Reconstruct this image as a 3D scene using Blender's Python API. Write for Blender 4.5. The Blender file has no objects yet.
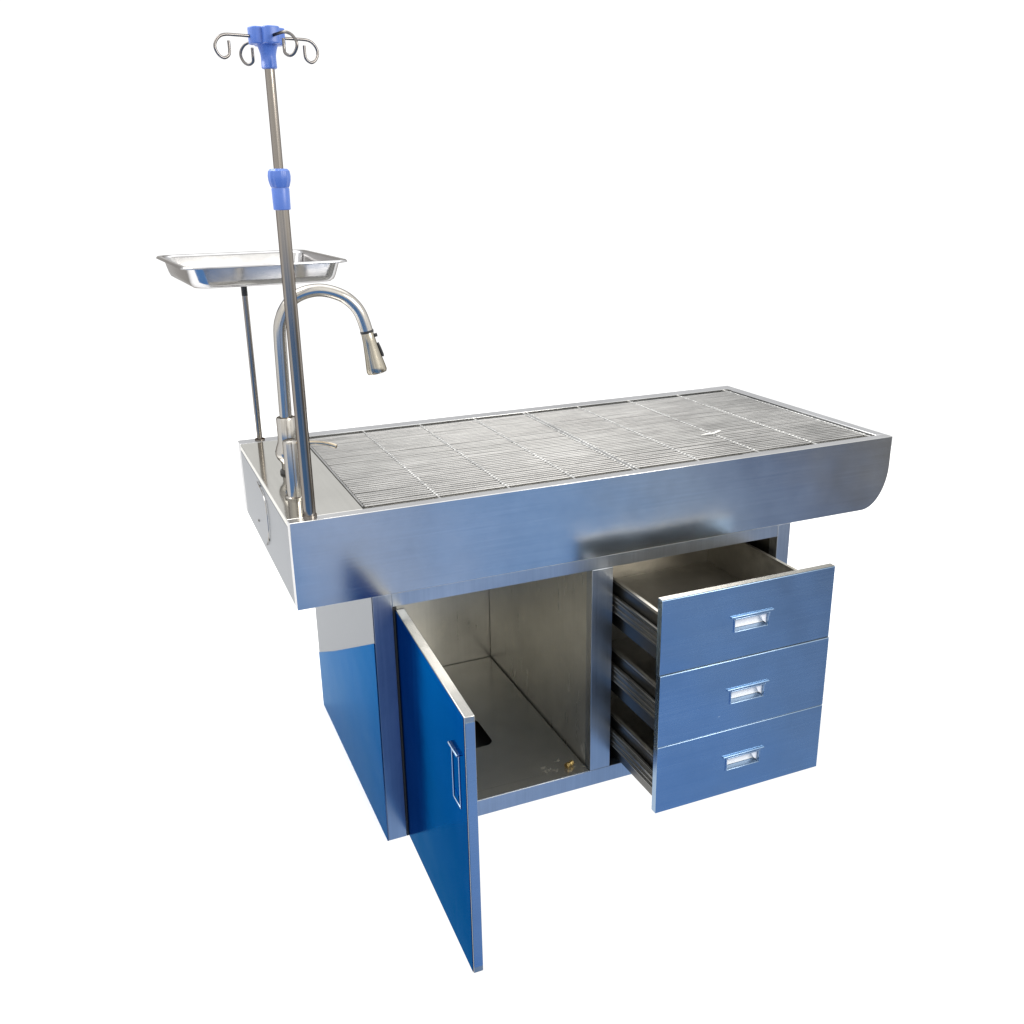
import bpy, bmesh, math, random
from mathutils import Vector, Matrix
random.seed(7)
S = bpy.context.scene
COL = S.collection
PI = math.pi

# ---------------------------------------------------------------- dimensions (metres)
L, W, H = 1.504, 0.708, 0.787          # table top
ZB = 0.602                            # underside of the basin
C0, C1, CB = 0.1535, 1.210, 0.667     # cabinet left, right, back
YF = 0.003                            # cabinet front plane
S0, S1, S2, S3 = 0.195, 0.6635, 0.717, 1.1742   # stile / divider edges
ZO, ZR, ZF = 0.571, 0.042, 0.0428     # opening top, rail top, cabinet floor
GX0, GX1, GY0, GY1 = 0.1556, 1.472, 0.030, 0.664

# ---------------------------------------------------------------- materials
def new_mat(name):
    m = bpy.data.materials.new(name); m.use_nodes = True
    nt = m.node_tree; nt.nodes.clear()
    out = nt.nodes.new('ShaderNodeOutputMaterial')
    b = nt.nodes.new('ShaderNodeBsdfPrincipled')
    nt.links.new(b.outputs[0], out.inputs[0])
    return m, nt, b

def ramp(nt, src, stops):
    r = nt.nodes.new('ShaderNodeValToRGB')
    e = r.color_ramp.elements
    e[0].position, e[0].color = stops[0][0], (*stops[0][1], 1)
    e[1].position, e[1].color = stops[-1][0], (*stops[-1][1], 1)
    for p, c in stops[1:-1]:
        k = e.new(p); k.color = (*c, 1)
    nt.links.new(src, r.inputs[0])
    return r.outputs[0]

def noise(nt, scale, stretch=(1, 1, 1), detail=3, rough=.55, loc=(0, 0, 0)):
    tc = nt.nodes.new('ShaderNodeTexCoord'); mp = nt.nodes.new('ShaderNodeMapping')
    mp.inputs['Scale'].default_value = stretch
    mp.inputs['Location'].default_value = loc
    nt.links.new(tc.outputs['Object'], mp.inputs[0])
    n = nt.nodes.new('ShaderNodeTexNoise')
    n.inputs['Scale'].default_value = scale; n.inputs['Detail'].default_value = detail
    n.inputs['Roughness'].default_value = rough
    nt.links.new(mp.outputs[0], n.inputs['Vector'])
    return n.outputs['Fac']

def metal(name, col, rough, stretch=(4, 220, 220), vary=.06, rvary=.07, bump=.02, patch=.05, metallic=1.0, tint=None, wave=0):
    """brushed sheet metal: fine grain along one axis, slow cloudy wear, tiny waviness"""
    m, nt, b = new_mat(name)
    b.inputs['Metallic'].default_value = metallic
    if tint: b.inputs['Specular Tint'].default_value = (*tint, 1)     # colour of the sheet at grazing angles
    g = noise(nt, 1.0, stretch, 4, .6)
    c = noise(nt, 5.0, (1, 1, 1), 4, .6, (3, 1, 2))
    lo = tuple(x*(1-vary) for x in col); hi = tuple(min(1, x*(1+vary)) for x in col)
    c1 = ramp(nt, g, [(.3, lo), (.7, hi)])
    c2 = ramp(nt, c, [(.3, (1-patch,)*3), (.7, (1+patch,)*3)])
    mx = nt.nodes.new('ShaderNodeMix'); mx.data_type = 'RGBA'; mx.blend_type = 'MULTIPLY'
    mx.inputs[0].default_value = 1
    nt.links.new(c1, mx.inputs[6]); nt.links.new(c2, mx.inputs[7])
    nt.links.new(mx.outputs[2], b.inputs['Base Color'])
    mr = nt.nodes.new('ShaderNodeMapRange')
    mr.inputs['From Min'].default_value = .3; mr.inputs['From Max'].default_value = .7
    mr.inputs['To Min'].default_value = max(.02, rough-rvary); mr.inputs['To Max'].default_value = rough+rvary
    ad = nt.nodes.new('ShaderNodeMath'); ad.operation = 'MULTIPLY_ADD'
    ad.inputs[1].default_value = .5
    hf = nt.nodes.new('ShaderNodeMath'); hf.operation = 'MULTIPLY'; hf.inputs[1].default_value = .5
    nt.links.new(c, hf.inputs[0]); nt.links.new(g, ad.inputs[0]); nt.links.new(hf.outputs[0], ad.inputs[2])
    nt.links.new(ad.outputs[0], mr.inputs['Value'])
    nt.links.new(mr.outputs[0], b.inputs['Roughness'])
    if bump:
        bp = nt.nodes.new('ShaderNodeBump'); bp.inputs['Strength'].default_value = bump
        bp.inputs['Distance'].default_value = .002
        nt.links.new(ad.outputs[0], bp.inputs['Height']); nt.links.new(bp.outputs[0], b.inputs['Normal'])
    if wave:                                                          # sheet metal is never dead flat
        wv = noise(nt, 3.2, (1, 1, 1.6), 2, .5, (9, 4, 6))
        bp = nt.nodes.new('ShaderNodeBump'); bp.inputs['Strength'].default_value = 1.0
        bp.inputs['Distance'].default_value = wave
        nt.links.new(wv, bp.inputs['Height']); nt.links.new(bp.outputs[0], b.inputs['Normal'])
    return m

def plain(name, col, rough, metallic=0.0, vary=.08, scale=12, spec=.5):
    m, nt, b = new_mat(name)
    b.inputs['Metallic'].default_value = metallic
    b.inputs['Specular IOR Level'].default_value = spec
    n = noise(nt, scale, (1, 1, 1), 4, .6)
    nt.links.new(ramp(nt, n, [(.3, tuple(x*(1-vary) for x in col)), (.7, tuple(min(1, x*(1+vary)) for x in col))]), b.inputs['Base Color'])
    mr = nt.nodes.new('ShaderNodeMapRange')
    mr.inputs['To Min'].default_value = max(.02, rough-.08); mr.inputs['To Max'].default_value = rough+.08
    nt.links.new(n, mr.inputs['Value']); nt.links.new(mr.outputs[0], b.inputs['Roughness'])
    return m

M = {}
G = (.35, .33, .31)
M['front'] = metal('brushed_steel_front', (.61, .615, .62), .185, (3, 260, 260), .03, .03, .0, .10, 1, (.62, .62, .63), .0028)
M['deck'] = metal('polished_steel_deck', (.56, .55, .525), .11, (120, 3, 120), .03, .03, .0, .04, 1, (.72, .72, .70))
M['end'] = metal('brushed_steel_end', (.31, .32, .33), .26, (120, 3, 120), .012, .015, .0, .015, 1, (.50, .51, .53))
M['frame'] = metal('brushed_steel_frame', (.50, .53, .57), .32, (200, 200, 4), .05, .04, .0, .10)
M['inner'] = metal('dull_steel_inside', (.58, .57, .53), .29, (120, 120, 6), .03, .03, .0, .12, .85, None, .003)
M['floor_in'] = metal('scuffed_steel_floor', (.48, .47, .43), .24, (6, 6, 6), .06, .025, .0, .08, .85)
M['film'] = metal('blue_reflection_sheet', (.046, .094, .250), .17, (60, 60, 4), .05, .04, .0, .08, 1, (.23, .38, .56), .0015)  # reflected blue floor put into the sheet's own colour
M['drawer'] = metal('blue_reflect_steel', (.315, .435, .585), .26, (3, 260, 260), .03, .04, .0, .06, 1, None, .006)  # some of the reflected blue is mixed into the base colour
M['edge'] = metal('bare_steel_edge', (.47, .465, .445), .24, (60, 60, 60), .04, .05, .0, .05, 1, (.6, .6, .58))
M['tube'] = metal('steel_tube', (.29, .265, .24), .15, (150, 150, 3), .05, .05, .0, .06, 1, (.12, .10, .09))
M['chrome'] = metal('satin_nickel', (.48, .46, .43), .17, (120, 120, 5), .03, .05, .0, .03, 1, (.15, .14, .13))
M['hook'] = metal('hook_wire', (.20, .19, .185), .2, (60, 60, 60), .04, .05, .0, .05, 1, (.12, .11, .10))
M['wire'] = metal('grate_wire', (.30, .30, .298), .36, (10, 40, 40), .16, .06, .0, .14)
M['weld'] = metal('cross_wire', (.47, .47, .46), .34, (30, 30, 30), .12, .06, .0, .18)
M['tray'] = metal('pressed_tray_steel', (.52, .52, .53), .15, (40, 40, 40), .03, .04, .0, .05, 1, G)
M['box'] = metal('drawer_box_steel', (.40, .38, .335), .30, (14, 14, 14), .03, .02, .0, .14, .80)
M['bay'] = metal('shaded_bay_steel', (.16, .155, .145), .35, (120, 120, 5), .05, .05, .0, .10)  # darkened copy of the steel, with the bay's shade in its colour
M['slide'] = metal('zinc_slide', (.21, .205, .19), .30, (120, 4, 120), .10, .06, .0, .12, .9)
M['head'] = metal('warm_brushed_nickel', (.40, .37, .31), .18, (60, 60, 60), .04, .05, .0, .05, 1, (.12, .11, .09))
M['lever'] = metal('warm_nickel', (.50, .43, .33), .2, (60, 60, 60), .04, .05, .0, .05, 1, (.15, .13, .10))
def specks(m, scale, lo, hi, col, metallic, centre=None, radius=.1, stretch=(1, 1, 1)):
    """sparse scuffs and specks with a shape of their own, optionally gathered round one spot"""
    nt = m.node_tree; b = next(n for n in nt.nodes if n.type == 'BSDF_PRINCIPLED')
    n = noise(nt, scale, stretch, 5, .62, (5, 7, 1))
    k = nt.nodes.new('ShaderNodeMapRange'); k.inputs['From Min'].default_value = lo; k.inputs['From Max'].default_value = hi
    nt.links.new(n, k.inputs['Value']); f = k.outputs[0]
    if centre:
        tc = nt.nodes.new('ShaderNodeTexCoord'); d = nt.nodes.new('ShaderNodeVectorMath'); d.operation = 'DISTANCE'
        d.inputs[1].default_value = centre; nt.links.new(tc.outputs['Object'], d.inputs[0])
        q = nt.nodes.new('ShaderNodeMapRange'); q.interpolation_type = 'SMOOTHSTEP'
        q.inputs['From Min'].default_value = radius; q.inputs['From Max'].default_value = radius*.3
        nt.links.new(d.outputs['Value'], q.inputs['Value'])
        mu = nt.nodes.new('ShaderNodeMath'); mu.operation = 'MULTIPLY'
        nt.links.new(f, mu.inputs[0]); nt.links.new(q.outputs[0], mu.inputs[1]); f = mu.outputs[0]
    mx = nt.nodes.new('ShaderNodeMix'); mx.data_type = 'RGBA'; nt.links.new(f, mx.inputs[0])
    nt.links.new(b.inputs['Base Color'].links[0].from_socket, mx.inputs[6]); mx.inputs[7].default_value = (*col, 1)
    nt.links.new(mx.outputs[2], b.inputs['Base Color'])
    mm = nt.nodes.new('ShaderNodeMapRange'); mm.inputs['To Min'].default_value = b.inputs['Metallic'].default_value; mm.inputs['To Max'].default_value = metallic
    nt.links.new(f, mm.inputs['Value']); nt.links.new(mm.outputs[0], b.inputs['Metallic'])
specks(M['floor_in'], 60, .54, .74, (.60, .57, .46), .4, (.605, .050, .043), .075)
specks(M['drawer'], 70, .735, .80, (.55, .62, .70), .3)
specks(M['film'], 60, .74, .80, (.20, .32, .55), .3)
specks(M['inner'], 14, .60, .76, (.66, .64, .57), .6)
specks(M['box'], 9, .52, .70, (.50, .48, .42), .7)
M['dark'] = plain('shade_black', (.02, .02, .02), .5)
M['plastic'] = plain('blue_plastic', (.085, .17, .50), .33, 0, .05, 40)
M['brass'] = plain('brass', (.70, .50, .20), .25, 1.0)
M['white'] = plain('white_enamel', (.90, .90, .91), .25, 0, .02)
M['scrap'] = plain('white_film_scrap', (.66, .66, .64), .4)
M['floor'] = plain('white_sheet', (.90, .90, .90), .7, 0, .005, 3, .1)

# ---------------------------------------------------------------- mesh helpers
class MB:
    def __init__(self): self.bm = bmesh.new()
    def box(self, x0, x1, y0, y1, z0, z1):
        v = [self.bm.verts.new((x, y, z)) for x in (x0, x1) for y in (y0, y1) for z in (z0, z1)]
        for f in ((0,1,3,2), (4,6,7,5), (0,4,5,1), (2,3,7,6), (0,2,6,4), (1,5,7,3)):
            self.bm.faces.new([v[i] for i in f])
        return self
    def prism(self, poly, axis, a, b):
        """poly: list of 2-D points in the plane across axis ('x': (y,z), 'y': (x,z), 'z': (x,y))"""
        def p(u, v, w): return {'x': (w, u, v), 'y': (u, w, v), 'z': (u, v, w)}[axis]
        A = [self.bm.verts.new(p(u, v, a)) for u, v in poly]
        B = [self.bm.verts.new(p(u, v, b)) for u, v in poly]
        self.bm.faces.new(A); self.bm.faces.new(B[::-1])
        n = len(poly)
        for i in range(n): self.bm.faces.new((A[i], B[i], B[(i+1) % n], A[(i+1) % n]))
        return self
    def tube(self, pts, r, seg=12, caps=True):
        pts = [Vector(p) for p in pts]; n = len(pts)
        rs = r if isinstance(r, (list, tuple)) else [r]*n
        rings = []; up = None
        for i, p in enumerate(pts):
            t = (pts[min(i+1, n-1)] - pts[max(i-1, 0)]).normalized()
            if up is None:
                up = Vector((0, 0, 1)) if abs(t.z) < .9 else Vector((1, 0, 0))
            up = (up - t*up.dot(t)).normalized(); s = t.cross(up)
            rings.append([self.bm.verts.new(p + rs[i]*(up*math.cos(a) + s*math.sin(a)))
                          for a in (2*PI*k/seg for k in range(seg))])
        for A, B in zip(rings, rings[1:]):
            for k in range(seg): self.bm.faces.new((A[k], A[(k+1) % seg], B[(k+1) % seg], B[k]))
        if caps:
            self.bm.faces.new(rings[0][::-1]); self.bm.faces.new(rings[-1])
        return self
    def lathe(self, prof, c, seg=32, flute=0, nfl=0, axis=None):
        """prof: (radius, height) pairs about a vertical axis through c (or along axis)"""
        c = Vector(c); q = Vector((0, 0, 1)).rotation_difference(Vector(axis).normalized()) if axis else None
        rings = []
        for r, z in prof:
            ring = []
            for k in range(seg):
                a = 2*PI*k/seg
                rr = r*(1 + flute*math.cos(nfl*a)) if nfl else r
                v = Vector((rr*math.cos(a), rr*math.sin(a), z))
                if q: v = q @ v
                ring.append(self.bm.verts.new(c + v))
            rings.append(ring)
        for A, B in zip(rings, rings[1:]):
            for k in range(seg): self.bm.faces.new((A[k], A[(k+1) % seg], B[(k+1) % seg], B[k]))
        self.bm.faces.new(rings[0][::-1]); self.bm.faces.new(rings[-1])
        return self
    def xform(self, mat): self.bm.transform(mat); return self
    def build(self, name, mat, parent=None, bevel=0, seg=2, angle=30):
        bmesh.ops.recalc_face_normals(self.bm, faces=self.bm.faces)
        me = bpy.data.meshes.new(name); self.bm.to_mesh(me); self.bm.free()
        for p in me.polygons: p.use_smooth = True
        me.set_sharp_from_angle(angle=math.radians(angle))
        me.materials.append(mat)
        o = bpy.data.objects.new(name, me); COL.objects.link(o)
        if parent is not None:
            o.parent = parent
            if parent.type == 'EMPTY': o.location = -parent.location
        if bevel:
            m = o.modifiers.new('bevel', 'BEVEL'); m.width = bevel; m.segments = seg
            m.limit_method = 'ANGLE'; m.angle_limit = math.radians(35); m.harden_normals = False
        return o

def thing(name, label, cat, loc, group=None):
    o = bpy.data.objects.new(name, None); COL.objects.link(o)
    o.location = loc; o['label'] = label; o['category'] = cat
    o.empty_display_size = .05
    if group: o['group'] = group
    return o

def smooth_path(pts, n=6):
    """Catmull-Rom through pts"""
    P = [Vector(p) for p in pts]; out = []
    for i in range(len(P)-1):
        a, b, c, d = P[max(i-1, 0)], P[i], P[i+1], P[min(i+2, len(P)-1)]
        for k in range(n):
            t = k/n
            out.append(.5*((2*b) + (c-a)*t + (2*a-5*b+4*c-d)*t*t + (3*b-a-3*c+d)*t**3))
    out.append(P[-1]); return out

# ================================================================ the table
T = thing('treatment_table', 'stainless steel veterinary treatment table with blue-reflecting cabinet, open door and three pulled out drawers', 'treatment table', (.68, .34, 0))

# basin: front and back cheeks with a rounded lower right corner
cr = [(1.4276, ZB)]
for k in range(1, 12):
    a = PI/2*k/12
    cr.append((1.4276 + (L-1.4276)*math.sin(a), ZB + .112*(1-math.cos(a))))
cr += [(L, ZB+.112)]
cheek = [(0, ZB)] + cr + [(L, H), (0, H)]
MB().prism(cheek, 'y', 0, .026).build('front_apron', M['front'], T, .0011, 2)
MB().prism(cheek, 'y', W-.042, W).build('back_apron', M['front'], T, .0011, 2)
b = MB()
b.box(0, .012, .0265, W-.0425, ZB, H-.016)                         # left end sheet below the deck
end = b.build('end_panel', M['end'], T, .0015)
b = MB()
prof_o = cr + [(L, H)]
prof_i = [(L-.028, H), (L-.028, ZB+.112)] + [(x-.02 if x > 1.44 else x, z+.014) for x, z in cr[::-1]]
b.prism(prof_o + prof_i, 'y', .0265, W-.0425)                       # curved right end
b.build('curved_end', M['front'], T, .0018)
MB().box(.0125, 1.43, .0265, W-.0425, ZB+.0005, ZB+.012).build('underside', M['inner'], T)
b = MB()
b.prism([(.0125, H-.150), (1.455, H-.165), (1.455, H-.168), (.0125, H-.153)], 'y', .0265, W-.0425)
b.build('basin_floor', M['inner'], T)
b = MB()
b.box(0, GX0-.002, .0265, W-.0425, H-.0155, H-.0002)
b.box(GX0-.010, GX0-.002, .0265, W-.0425, H-.150, H-.016)
b.build('deck', M['deck'], T, .0015)
# small fixings and a bent wire on the left end
for y, z in ((.376, .757), (.454, .649), (.305, .650)):
    MB().lathe([(.0035, 0), (.0035, .001), (.002, .0022)], (-.0001, y, z), 12, axis=(-1, 0, 0)).build('rivet', M['slide'], end)
MB().tube(smooth_path([(-.002, .396, .763), (-.002, .345, .759), (-.002, .304, .748), (-.002, .288, .718), (-.002, .292, .678), (-.002, .310, .648), (-.002, .340, .626)]), .0009, 8).build('wire_clip', M['chrome'], end)

# cabinet carcass
b = MB()
b.box(C0, S0, YF, YF+.03, 0, ZB-.001)
b.box(S3, C1, YF, YF+.03, 0, ZB-.001)
b.box(S0+.0005, S3-.0005, YF+.0003, YF+.028, ZO, ZB-.001)
b.box(S0+.0005, S3-.0005, YF+.0003, YF+.028, 0, ZR)
b.box(S1, S2, YF, YF+.028, ZR+.0005, ZO-.0005)
b.build('cabinet_frame', M['frame'], T, .0007)
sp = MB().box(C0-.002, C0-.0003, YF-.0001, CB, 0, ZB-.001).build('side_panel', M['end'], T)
zp = lambda y: .489 + (y-.018)/(.650-.018)*(.1745-.489)  # upper edge of the reflected floor, drawn as a slanted line
MB().prism([(YF-.0003, 0), (CB-.0005, 0), (CB-.0005, zp(CB)), (.45, zp(.45)-.004), (.2, zp(.2)-.002), (YF-.0003, zp(YF))], 'x', C0-.0032, C0-.0021).build('blue_reflection', M['film'], sp)  # blue floor reflection cut out as a thin coloured sheet
MB().box(C1+.0003, C1+.002, YF+.002, CB, 0, ZB-.001).build('side_panel', M['film'], T)  # panel takes the same reflected blue as its own colour
MB().box(C0, C1, CB-.006, CB-.0002, 0, ZB-.001).build('back_panel', M['inner'], T)
MB().box(C0+.0003, C0+.003, YF+.0305, CB-.0065, .0005, ZB-.0012).build('inner_liner', M['inner'], T)
MB().box(S1+.0005, S1+.010, YF+.0285, CB-.0095, ZR-.030, ZB-.0012).build('partition', M['inner'], T)
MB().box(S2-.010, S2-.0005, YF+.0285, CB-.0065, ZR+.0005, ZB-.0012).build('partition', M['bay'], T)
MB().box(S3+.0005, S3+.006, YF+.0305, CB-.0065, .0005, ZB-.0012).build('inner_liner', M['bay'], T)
# cabinet floor with a rounded rectangular cut-out
HX0, HX1, HY0, HY1, R = .300, .495, .211, .345, .022
b = MB(); z0, z1 = ZF-.0006, ZF+.0006
b.box(S0+.001, S1-.003, YF+.0015, YF+.033, z0, z1)
b.box(C0+.0035, S1-.003, YF+.0335, HY0, z0, z1)
b.box(C0+.0035, S1-.003, HY1, CB-.0095, z0, z1)
b.box(C0+.0035, HX0, HY0, HY1, z0, z1)
b.box(HX1, S1-.003, HY0, HY1, z0, z1)
for cx, cy, sx, sy in ((HX1, HY0, -1, 1), (HX0, HY0, 1, 1), (HX1, HY1, -1, -1), (HX0, HY1, 1, -1)):
    arc = [(cx + sx*R*(1-math.cos(a)), cy + sy*R*(1-math.sin(a))) for a in (PI/2*k/8 for k in range(9))]
    b.prism([(cx, cy)] + arc, 'z', z0, z1-.00005)
b.build('cabinet_floor', M['floor_in'], T)
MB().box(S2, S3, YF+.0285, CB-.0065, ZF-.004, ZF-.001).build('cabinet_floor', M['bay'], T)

MB().box(C0+.004, S1-.004, YF+.029, CB-.010, .002, .004).build('hole_shade', M['dark'], T)  # black sheet added under the cut-out to paint its dark void
# door, hinged on the left stile and standing open square to the front
DA, DL, DT, TILT = 1.588, .438, .0193, .0204
DZ0, DZ1 = .006, .567
dmat = Matrix.Translation((.1998, YF-.0005, 0)) @ Matrix.Rotation(-DA, 4, 'Z')
def hang(b):                                                        # hangs a little low at its free end
    for v in b.bm.verts: v.co.z -= v.co.x*(.0165 + .026*v.co.z/.56)
    return b.xform(dmat)
# local: x along the door, y across (outer face y=0, inner face y=DT), z up
door = hang(MB().box(.002, DL, 0, DT, DZ0, DZ1)).build('door', M['edge'], T, .0012)
hz0, hz1, hx0, hx1 = .359, .465, .366, .402
b = MB()
b.box(.004, hx0, -.0011, -.0001, DZ0+.002, DZ1-.002); b.box(hx1, DL-.003, -.0011, -.0001, DZ0+.002, DZ1-.002)
b.box(hx0, hx1, -.0011, -.0001, DZ0+.002, hz0); b.box(hx0, hx1, -.0011, -.0001, hz1, DZ1-.002)
hang(b).build('blue_reflection', M['film'], door)  # the door's blue reflection laid on as a coloured sheet
b = MB().box(DL+.0001, DL+.0009, .0015, DT-.001, DZ0+.014, DZ1-.012)
hang(b).build('edge_strip', M['drawer'], door)

def pull(b, horizontal, x0, x1, z0, z1, y):
    """frame of a recessed pull: rim plus a proud lip along the top"""
    t = .0028
    b.box(x0, x1, y-.0022, y+.003, z0-t, z0); b.box(x0-t, x0, y-.0022, y+.003, z0-t, z1+t)
    b.box(x1, x1+t, y-.0022, y+.003, z0-t, z1+t); b.box(x0, x1, y-.0022, y+.003, z1, z1+t)
b = MB(); pull(b, False, hx0, hx1, hz0, hz1, -.0005)
b.box(hx0-.006, hx1+.006, -.0075, -.0005, hz1+.0045, hz1+.0085)
hang(b).build('handle', M['drawer'], door, .001)
b = MB(); b.box(hx0+.001, hx1-.001, -.0009, -.0003, hz0+.001, hz1-.001)
b.prism([(hx0+.004, hz0+.002), (hx1-.004, hz0+.002), (hx1-.012, hz0+.016), (hx0+.008, hz0+.022)], 'y', -.0016, -.00095)
hang(b).build('recess', M['film'], door)  # recess takes the same reflected blue as its own colour
MB().box(S0+.0008, .2035, YF-.0004, YF+.012, .001, ZO-.001).build('hinge_gap_shade', M['dark'], T)  # black strip fills the gap at the door and paints its shade

# three drawers, all pulled out about twenty centimetres
E = .2090
for i, (za, zb_) in enumerate(((.3935, .5698), (.2155, .3920), (.0437, .2140))):
    e = E - (.0025 if i == 0 else 0)
    yb = -e
    x0, x1 = S2+.0030, S3-.0005
    bx0, bx1 = x0+.0155, x1-.0155
    by0, by1 = yb+.0185, yb+.475
    bz0, bz1 = za+.018, zb_-.046
    d = MB()
    d.box(bx0, bx0+.0015, by0, by1, bz0, bz1); d.box(bx1-.0015, bx1, by0, by1, bz0, bz1)
    d.box(bx0, bx0+.008, by0, by1, bz1-.0014, bz1+.0002); d.box(bx1-.008, bx1, by0, by1, bz1-.0014, bz1+.0002)
    d.box(bx0+.0016, bx1-.0016, by1-.0015, by1-.0001, bz0, bz1)
    d.box(bx0+.0016, bx1-.0016, by0, by1-.0016, bz0, bz0+.0015)
    d.box(bx0+.0016, bx1-.0016, by0, by0+.0015, bz0+.0016, bz1)
    drawer = d.build('drawer', M['box'], T)
    MB().box(bx0-.0012, bx0-.0002, by0+.002, by1, bz0, bz1-.006).build('side_shade', M['bay'], drawer)  # dark sheet added to paint the shade beside the drawer
    zc = (za+zb_)/2
    rx0, rx1, rz0, rz1 = .907, .997, zc-.0205, zc+.0075
    f = MB()                                                          # one slab with a window for the pull
    xs, zs = [x0, rx0, rx1, x1], [za, rz0, rz1, zb_]
    vv = {}
    for k, yy in enumerate((yb, yb+.018)):
        for a_ in range(4):
            for c_ in range(4): vv[k, a_, c_] = f.bm.verts.new((xs[a_], yy, zs[c_]))
    for k in range(2):
        for a_ in range(3):
            for c_ in range(3):
                if (a_, c_) != (1, 1):
                    f.bm.faces.new([vv[k, a_, c_], vv[k, a_+1, c_], vv[k, a_+1, c_+1], vv[k, a_, c_+1]])
    def wall(p, q): f.bm.faces.new([vv[0, *p], vv[0, *q], vv[1, *q], vv[1, *p]])
    for n_ in range(3):
        wall((n_, 0), (n_+1, 0)); wall((n_, 3), (n_+1, 3)); wall((0, n_), (0, n_+1)); wall((3, n_), (3, n_+1))
    wall((1, 1), (2, 1)); wall((1, 2), (2, 2)); wall((1, 1), (1, 2)); wall((2, 1), (2, 2))
    f.build('drawer_front', M['drawer'], drawer, .0012)
    MB().box(x0+.0005, x1-.0005, yb+.0012, yb+.0172, zb_+.0001, zb_+.0012).build('edge_strip', M['edge'], drawer)
    h = MB(); pull(h, True, rx0, rx1, rz0, rz1, yb-.0003)
    h.box(rx0-.0115, rx1+.0115, yb-.0045, yb-.0003, rz1+.0052, rz1+.0092)
    h.build('handle', M['drawer'], drawer, .001)
    # cup of the pull, higher at its right end like a scoop
    c = MB(); c.box(rx0+.0003, rx1-.0003, yb+.0150, yb+.0165, rz0+.0003, rz1-.0003)
    c.prism([(rx1-.020, rz1-.0005), (rx1-.0004, rz1-.0005), (rx1-.0004, rz0+.0008), (rx1-.010, rz0+.008)], 'y', yb+.006, yb+.0149)
    c.build('recess', M['white'], drawer, .0008)
    for s_, xa, xb in ((0, x0+.0005, bx0-.0002), (1, bx1+.0002, x1-.0005)):
        zm = bz1-.050
        r = MB()
        xo = xa if s_ == 0 else xb
        r.box(min(xa, xb)+.004, max(xa, xb)-.004, by0+.002, yb+.50, zm-.019, zm+.019)
        for dz in (-.0185, -.0055, .0095, .0185):
            r.tube([(xo + (.0042 if s_ == 0 else -.0042), by0+.002, zm+dz), (xo + (.0042 if s_ == 0 else -.0042), yb+.50, zm+dz)], .0032, 8)
        r.build('slide_rail', M['slide'], drawer)
    if i == 0:
        MB().prism([(bx0+.003, by0+.002), (bx0+.030, by0+.002), (bx0+.012, by0+.032), (bx0+.003, by0+.034)], 'z', bz1-.004, bz1-.0016).build('corner_tab', M['white'], drawer, .0006)  # small white tab in the front corner of the top drawer
# fixed channels the drawers run in
for i, (za, zb_) in enumerate(((.3935, .5698), (.2155, .3920), (.0437, .2140))):
    for xa, xb in ((S2+.0002, S2+.0030), (S3-.0022, S3-.0002)):
        zm = zb_-.046-.050
        MB().box(xa, xb, YF+.03, CB-.02, zm-.024, zm+.024).build('slide_channel', M['slide'], T)

# ================================================================ wire grates lying in the basin
def grate(label, xa, xb, crosses):
    root = thing('wire_grate', label, 'grate', ((xa+xb)/2, (GY0+GY1)/2, H-.01), 'wire grates in the table top')
    n = 45; ya, yb_ = GY0+.027, GY1-.016
    b = MB()
    for k in range(n):
        y = ya + (yb_-ya)*k/(n-1) + random.gauss(0, .0005)
        ph = random.uniform(0, 6); am = random.uniform(.0001, .0005)
        pts = []
        for q in range(9):
            x = xa+.003 + (xb-xa-.006)*q/8
            pts.append((x, y + am*math.sin(ph+q*.9), H-.0058 + random.gauss(0, .00012)))
        b.tube(pts, .0031, 8)
    b.build('bars', M['wire'], root, angle=60)
    for xx in (xa, xb):
        MB().tube([(xx, ya-.003, H-.0062), (xx, yb_+.003, H-.0062)], .003, 8).build('end_wire', M['wire'], root, angle=60)
    for cx in crosses:
        c = MB(); pts = []; rr = []
        for q in range(60):
            t = q/59
            pts.append((cx + random.gauss(0, .0002), GY0-.003 + (GY1-GY0+.006)*t, H-.0040 + random.gauss(0, .0003)-.0008)); rr.append(.0025 + random.uniform(-.0006, .0006))
        c.tube(pts, rr, 8)
        for k in range(0, n):                                          # weld beads where the bars cross
            if random.random() < .8:
                y = ya + (yb_-ya)*k/(n-1)
                c.lathe([(.0012, -.002), (.0034, -.0008), (.0030, .0008), (.0010, .0016)], (cx + random.gauss(0, .0008), y, H-.0030), 6)
        c.build('cross_wire', M['weld'], root, angle=60)
    return root
grate('left half of the shiny wire grate, nearest the faucet', GX0+.005, .7885, (.3206, .4785, .6357, .786))
grate('right half of the wire grate, by the rounded table end', .7945, GX1-.003, (.797, .959, 1.128, 1.297, 1.464))

# scrap of white film on the grate
b = MB()
sc = [(1.084, .2195), (1.102, .2235), (1.122, .2245), (1.138, .2285), (1.148, .2335), (1.150, .2285), (1.140, .2215), (1.122, .2175), (1.102, .2165)]
b.prism(sc, 'z', H+.0002, H+.0014)
for v in b.bm.verts: v.co.z += .003*max(0, (v.co.x-1.115)/.04)**1.5 + .0015*math.sin(v.co.x*90)**2
o = b.build('film_scrap', M['scrap'])
o['label'] = 'tiny torn scrap of white film lying on the wire grate'; o['category'] = 'scrap'

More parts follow.
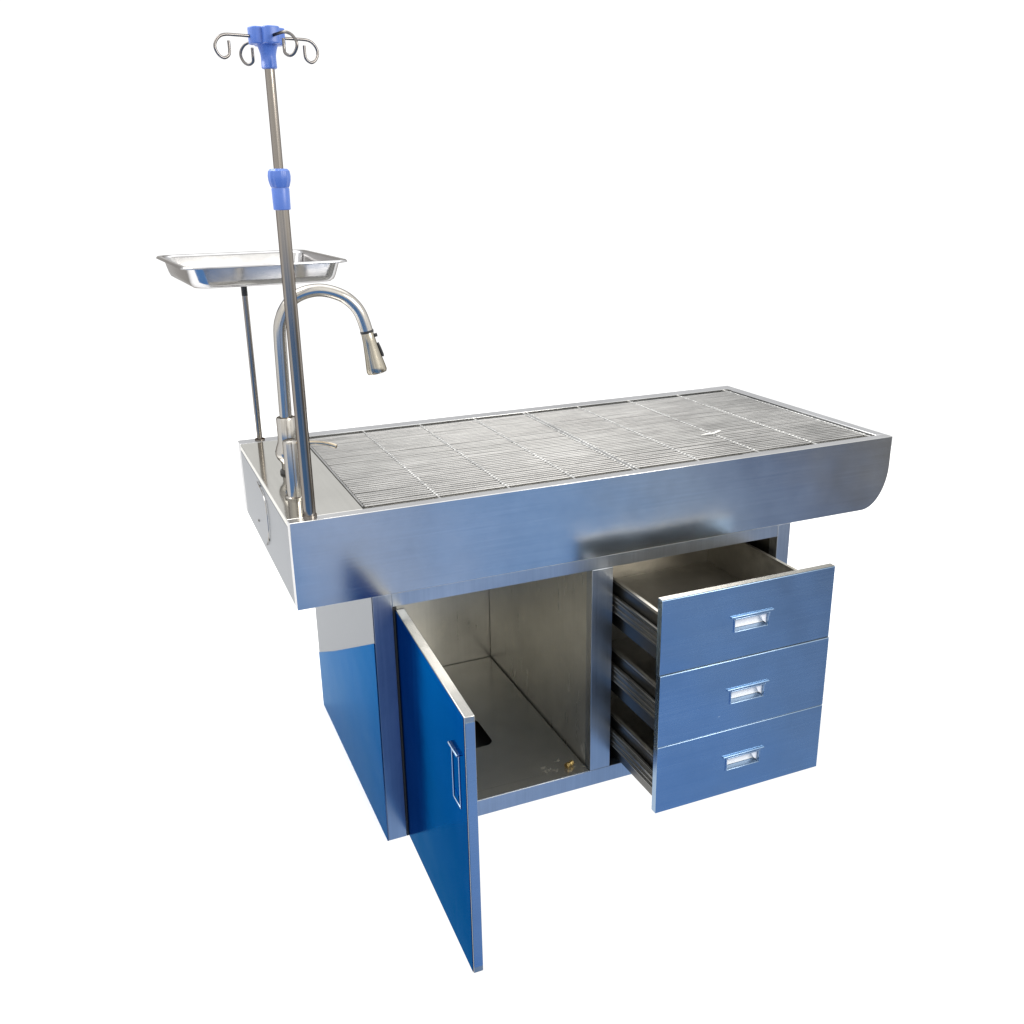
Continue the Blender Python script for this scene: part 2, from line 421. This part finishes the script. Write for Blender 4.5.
# ================================================================ drip stand with four hooks
px, py = .0460, .0222
iv = thing('drip_stand', 'tall steel drip pole with blue plastic collar and four hooks at table corner', 'drip stand', (px, py+.006, H))
cy = py+.006
b = MB().lathe([(.0138, H), (.0138, H+.004), (.0122, H+.0045), (.0118, 1.372)], (px, cy, 0), 28); b.build('lower_tube', M['tube'], iv)
b = MB().lathe([(.0084, 1.30), (.0084, 1.60)], (px, cy, 0), 24); b.build('upper_tube', M['tube'], iv)
col = MB().lathe([(.0140, 1.3664), (.0152, 1.3675), (.0158, 1.402), (.0150, 1.404)], (px, cy, 0), 32).build('collar', M['plastic'], iv)
MB().lathe([(.0150, 1.4042), (.0168, 1.407), (.0192, 1.416), (.0197, 1.424), (.0185, 1.432), (.0150, 1.4355), (.0100, 1.436)], (px, cy, 0), 96, .025, 12).build('knob', M['plastic'], col)
hub = MB()
hub.lathe([(.0120, 1.596), (.0132, 1.598), (.0128, 1.614), (.0130, 1.618), (.0150, 1.626), (.0175, 1.633), (.0200, 1.638), (.0200, 1.650)], (px, cy, 0), 28)
HA = math.radians(13)
for k in range(4):
    a = HA + k*PI/2
    R4 = Matrix.Translation((px, cy, 0)) @ Matrix.Rotation(a, 4, 'Z')
    w, l = .0142, .0305
    poly = [(0, -w), (l-.007, -w), (l-.002, -w+.003), (l, -w+.008), (l, w-.008), (l-.002, w-.003), (l-.007, w), (0, w)]
    q = MB().prism(poly, 'z', 1.6335-.0001*k, 1.6600+.0001*k); q.xform(R4)
    tmp = bpy.data.meshes.new('lobe'); q.bm.to_mesh(tmp); q.bm.free(); hub.bm.from_mesh(tmp); bpy.data.meshes.remove(tmp)
hubo = hub.build('hub', M['plastic'], iv, .003, 3, 40)
for k in range(4):
    a = HA + k*PI/2; ca, sa = math.cos(a), math.sin(a)
    prof = [(.026, 0), (.050, .0003), (.072, 0), (.083, -.004), (.0905, -.013), (.0915, -.0225), (.086, -.032), (.078, -.0355), (.070, -.0315), (.0675, -.024), (.0675, -.009)]
    zz = 1.6455
    tw = a + (math.radians(42) if k % 2 else 0)                      # two of the loops are bent round sideways
    pts = smooth_path([(px+ca*min(r, .070)+math.cos(tw)*(r-min(r, .070)*1.0 if r > .070 else 0), cy+sa*min(r, .070)+math.sin(tw)*(r-.070 if r > .070 else 0), zz+h) for r, h in prof], 5)
    MB().tube(pts, .0025, 10).build('hook', M['hook'], iv, angle=60)

# ================================================================ instrument tray on its post
rx, ry = .0536, .700
st = thing('instrument_stand', 'shallow steel instrument tray on a thin post behind the faucet', 'instrument tray', (rx, ry, H))
MB().lathe([(.0125, H), (.0125, H+.003), (.0068, H+.0035), (.0068, 1.152)], (rx, ry-.010, 0), 20).build('post', M['tube'], st)
MB().lathe([(.0074, 1.152), (.0074, 1.186)], (rx, ry-.010, 0), 16).build('post_socket', M['dark'], st)
def rrect(a, b_, r, z, n=8):
    out = []
    for cx, cy_, a0 in ((a/2-r, b_/2-r, 0), (-a/2+r, b_/2-r, PI/2), (-a/2+r, -b_/2+r, PI), (a/2-r, -b_/2+r, 1.5*PI)):
        for k in range(n+1):
            t = a0 + PI/2*k/n
            out.append((cx + r*math.cos(t), cy_ + r*math.sin(t), z))
    return out
TA, TB = .386, .391
tr = MB(); rings = []
for da_, rad, z in ((.004, .030, -.0045), (0, .030, -.001), (-.002, .029, 0), (-.020, .030, -.0005), (-.026, .032, -.004), (-.0275, .0322, -.0065), (-.0405, .0357, -.0345), (-.042, .036, -.037), (-.048, .036, -.0445), (-.060, .034, -.0492), (-.080, .030, -.0508)):
    rings.append([tr.bm.verts.new(p) for p in rrect(TA+da_-.004, TB+da_-.004, rad, z)])
for A, B in zip(rings, rings[1:]):
    n = len(A)
    for k in range(n): tr.bm.faces.new((A[k], A[(k+1) % n], B[(k+1) % n], B[k]))
tr.bm.faces.new(rings[-1])
tr.xform(Matrix.Translation((rx+.0216, ry+.004, 1.2405)) @ Matrix.Rotation(math.radians(4.85), 4, 'Z') @ Matrix.Rotation(.0124, 4, 'X') @ Matrix.Rotation(.0053, 4, 'Y'))
o = tr.build('tray', M['tray'], st, angle=50)
so = o.modifiers.new('thick', 'SOLIDIFY'); so.thickness = .0014; so.offset = 0

# ================================================================ faucet
fx, fy = .0701, .3563
fa = thing('faucet', 'brushed steel gooseneck faucet with pull out spray head behind the drip pole', 'faucet', (.058, .25, H))
MB().lathe([(.0185, H), (.0185, H+.022), (.0205, H+.027), (.0265, H+.034), (.0298, H+.043), (.0298, H+.051), (.0265, H+.062), (.0225, H+.072), (.0215, H+.082), (.0215, H+.126), (.0200, H+.129), (.0135, H+.130)], (fx, fy, 0), 36).build('body', M['chrome'], fa)
MB().lathe([(.0235, H), (.0240, H+.003), (.0225, H+.007), (.0190, H+.0075)], (fx, fy, 0), 32).build('foot_ring', M['dark'], fa)
ph = math.radians(-8)
arc = [(0, .905), (.001, .94), (.0025, 1.02), (.005, 1.106), (.0125, 1.137), (.024, 1.158), (.040, 1.175), (.060, 1.185), (.082, 1.190), (.104, 1.190), (.128, 1.184), (.151, 1.173), (.168, 1.158), (.180, 1.141), (.188, 1.120), (.194, 1.096)]
sp_pts = smooth_path([(fx + s*math.cos(ph), fy + s*math.sin(ph), z) for s, z in arc], 4)
MB().tube(sp_pts, .0138, 20).build('spout', M['chrome'], fa, angle=60)
p0 = sp_pts[-1]; dirv = (Vector((fx+.2115*math.cos(ph), fy+.2115*math.sin(ph), 1.003)) - p0).normalized()
ln = .095
head = MB().lathe([(.0125, -.001), (.0138, .003), (.0150, .025), (.0185, .055), (.0220, .080), (.0230, .090), (.0215, .0945), (.012, .0955)], p0, 32, axis=dirv).build('spray_head', M['head'], fa)
MB().lathe([(.0130, -.0025), (.0152, -.002), (.0152, .003), (.0130, .0035)], p0, 24, axis=dirv).build('collar_ring', M['dark'], head)
side = Vector((math.cos(ph), math.sin(ph), 0)); side = (side - dirv*side.dot(dirv)).normalized(); tang = dirv.cross(side)
def on_head(t, r): return p0 + dirv*t + side*r
MB().tube([on_head(.012, .0125), on_head(.012, .0205)], .0042, 10).build('button', M['dark'], head)
b = MB(); b.tube([on_head(.030, .0165), on_head(.042, .0188), on_head(.058, .0212), on_head(.062, .0205)], .0036, 8); b.build('button', M['dark'], head)
# mixing valve in front, with a curved lever
vx, vy = .0440, .1640
valve = MB().lathe([(.0215, H), (.0215, H+.003), (.0172, H+.005), (.0165, H+.012), (.0165, H+.118), (.0155, H+.123), (.010, H+.1255)], (vx, vy, 0), 32).build('mixer_valve', M['chrome'], fa)
MB().tube(smooth_path([(vx+.012, vy-.004, H+.112), (.075, vy-.012, H+.117), (.100, vy-.024, H+.117), (.120, vy-.034, H+.113), (.130, vy-.040, H+.109)]), [.0036]*8+[.0040]*8+[.0046]*9, 10).build('lever', M['lever'], valve)

# ================================================================ brass fitting on the cabinet floor
b = MB(); b.lathe([(.0075, -.012), (.0075, -.003), (.0055, -.0025), (.0055, .002), (.0066, .0025), (.0066, .010), (.0040, .0102), (.0038, .004)], (.626, .040, ZF+.0075), 8, axis=(1, .35, .05))
o = b.build('brass_fitting', M['brass'], None, .0006)
o['label'] = 'small brass pipe fitting on the cabinet floor by the divider'; o['category'] = 'pipe fitting'

# ================================================================ white sheet the table stands on
b = MB(); b.bm.faces.new([b.bm.verts.new(p) for p in ((-2.2, .006, 0), (3.6, .006, 0), (3.6, 4.5, 0), (-2.2, 4.5, 0))])
fl = b.build('floor', M['floor']); fl['kind'] = 'structure'

# ================================================================ shaped surroundings and added fill lamps
w = bpy.data.worlds.new('World'); S.world = w; w.use_nodes = True
nt = w.node_tree; nt.nodes.clear()
out = nt.nodes.new('ShaderNodeOutputWorld'); bg = nt.nodes.new('ShaderNodeBackground')
nt.links.new(bg.outputs[0], out.inputs[0])
tc = nt.nodes.new('ShaderNodeTexCoord'); sx = nt.nodes.new('ShaderNodeSeparateXYZ')
nt.links.new(tc.outputs['Generated'], sx.inputs[0])
def smooth(src, a, b_):
    m = nt.nodes.new('ShaderNodeMapRange'); m.interpolation_type = 'SMOOTHSTEP'
    m.inputs['From Min'].default_value = a; m.inputs['From Max'].default_value = b_
    nt.links.new(src, m.inputs['Value']); return m.outputs[0]
def mixc(f, A, B):
    m = nt.nodes.new('ShaderNodeMix'); m.data_type = 'RGBA'
    nt.links.new(f, m.inputs[0])
    for s, v in ((6, A), (7, B)):
        if isinstance(v, tuple): m.inputs[s].default_value = (*v, 1)
        else: nt.links.new(v, m.inputs[s])
    return m.outputs[2]
def madd(src, mul, addsrc):
    m = nt.nodes.new('ShaderNodeMath'); m.operation = 'MULTIPLY_ADD'; m.inputs[1].default_value = mul
    nt.links.new(src, m.inputs[0]); nt.links.new(addsrc, m.inputs[2]); return m.outputs[0]
nz = nt.nodes.new('ShaderNodeTexNoise'); nz.inputs['Scale'].default_value = 2.6; nz.inputs['Detail'].default_value = 2
nt.links.new(tc.outputs['Generated'], nz.inputs['Vector'])
met = madd(sx.outputs['Z'], .3, sx.outputs['X'])
wob = madd(nz.outputs['Fac'], .10, met)
low = ramp(nt, wob, [(.060, (.14, .33, .70)), (.075, (.38, .49, .73)), (.13, (.50, .58, .75)), (.22, (.34, .47, .73)), (.31, (.20, .385, .73)), (.40, (.23, .40, .71)),
                     (.465, (.36, .45, .58)), (.51, (.30, .39, .55)), (.555, (.11, .18, .36)), (.59, (.15, .20, .32)), (.63, (.19, .185, .175)), (.70, (.23, .22, .20))])  # colour bands shaped by hand for the reflections in the steel
high = mixc(smooth(nz.outputs['Fac'], .40, .60), (1.0, .98, .94), (1.5, 1.48, 1.42))
rear = mixc(smooth(sx.outputs['Z'], -.14, -.02), low, high)
ab = nt.nodes.new('ShaderNodeMath'); ab.operation = 'ABSOLUTE'; nt.links.new(sx.outputs['X'], ab.inputs[0])
top = mixc(smooth(sx.outputs['Z'], .66, .84), (1.1, 1.1, 1.1), (2.6, 2.6, 2.6))  # bright overhead zone added to light the floor sheet
env = mixc(smooth(sx.outputs['Y'], -.12, -.34), top, rear)
nt.links.new(env, bg.inputs[0]); bg.inputs[1].default_value = 1.0

def area(name, loc, target, size, power, col):
    l = bpy.data.lights.new(name, 'AREA'); l.shape = 'RECTANGLE'; l.size, l.size_y = size; l.energy = power; l.color = col
    o = bpy.data.objects.new(name, l); COL.objects.link(o); o.location = loc
    o.rotation_euler = (Vector(target)-Vector(loc)).to_track_quat('-Z', 'Y').to_euler()
    return o
area('interior_fill', (1.9, -2.3, 2.3), (.45, .4, .3), (1.4, 1.0), 48, (1, .95, .88))  # unseen lamp added to lighten the inside of the cabinet
area('floor_fill', (-1.2, .9, 3.2), (.0, .5, 0), (2.0, 2.0), 72, (1, .98, .95))  # unseen lamp added to whiten the floor beside the cabinet

# ================================================================ camera
f_, r_, u_ = Vector((0.36297591102213056, 0.8731613285873, -0.32532719264966986)), Vector((0.9209823080337985, -0.38922868982302244, -0.017106002086719575)), Vector((0.1415629764676902, 0.29341152206127563, 0.9454467739726512))
cam = bpy.data.cameras.new('camera'); co = bpy.data.objects.new('camera', cam); COL.objects.link(co)
mm = Matrix((r_, u_, -f_)).transposed().to_4x4(); mm.translation = Vector((-0.27827564756165724, -1.795244712827015, 1.410228973859146))
co.matrix_world = mm
cam.sensor_width = 36; cam.lens = 965.291*36/1024; cam.clip_start = .02; cam.clip_end = 100
S.camera = co
S.view_settings.view_transform = 'Standard'; S.view_settings.look = 'None'
S.view_settings.exposure = 0; S.view_settings.gamma = 1; S.view_settings.use_curve_mapping = False
S.render.engine = 'CYCLES'
S.cycles.max_bounces = 10; S.cycles.glossy_bounces = 8; S.cycles.use_denoising = True
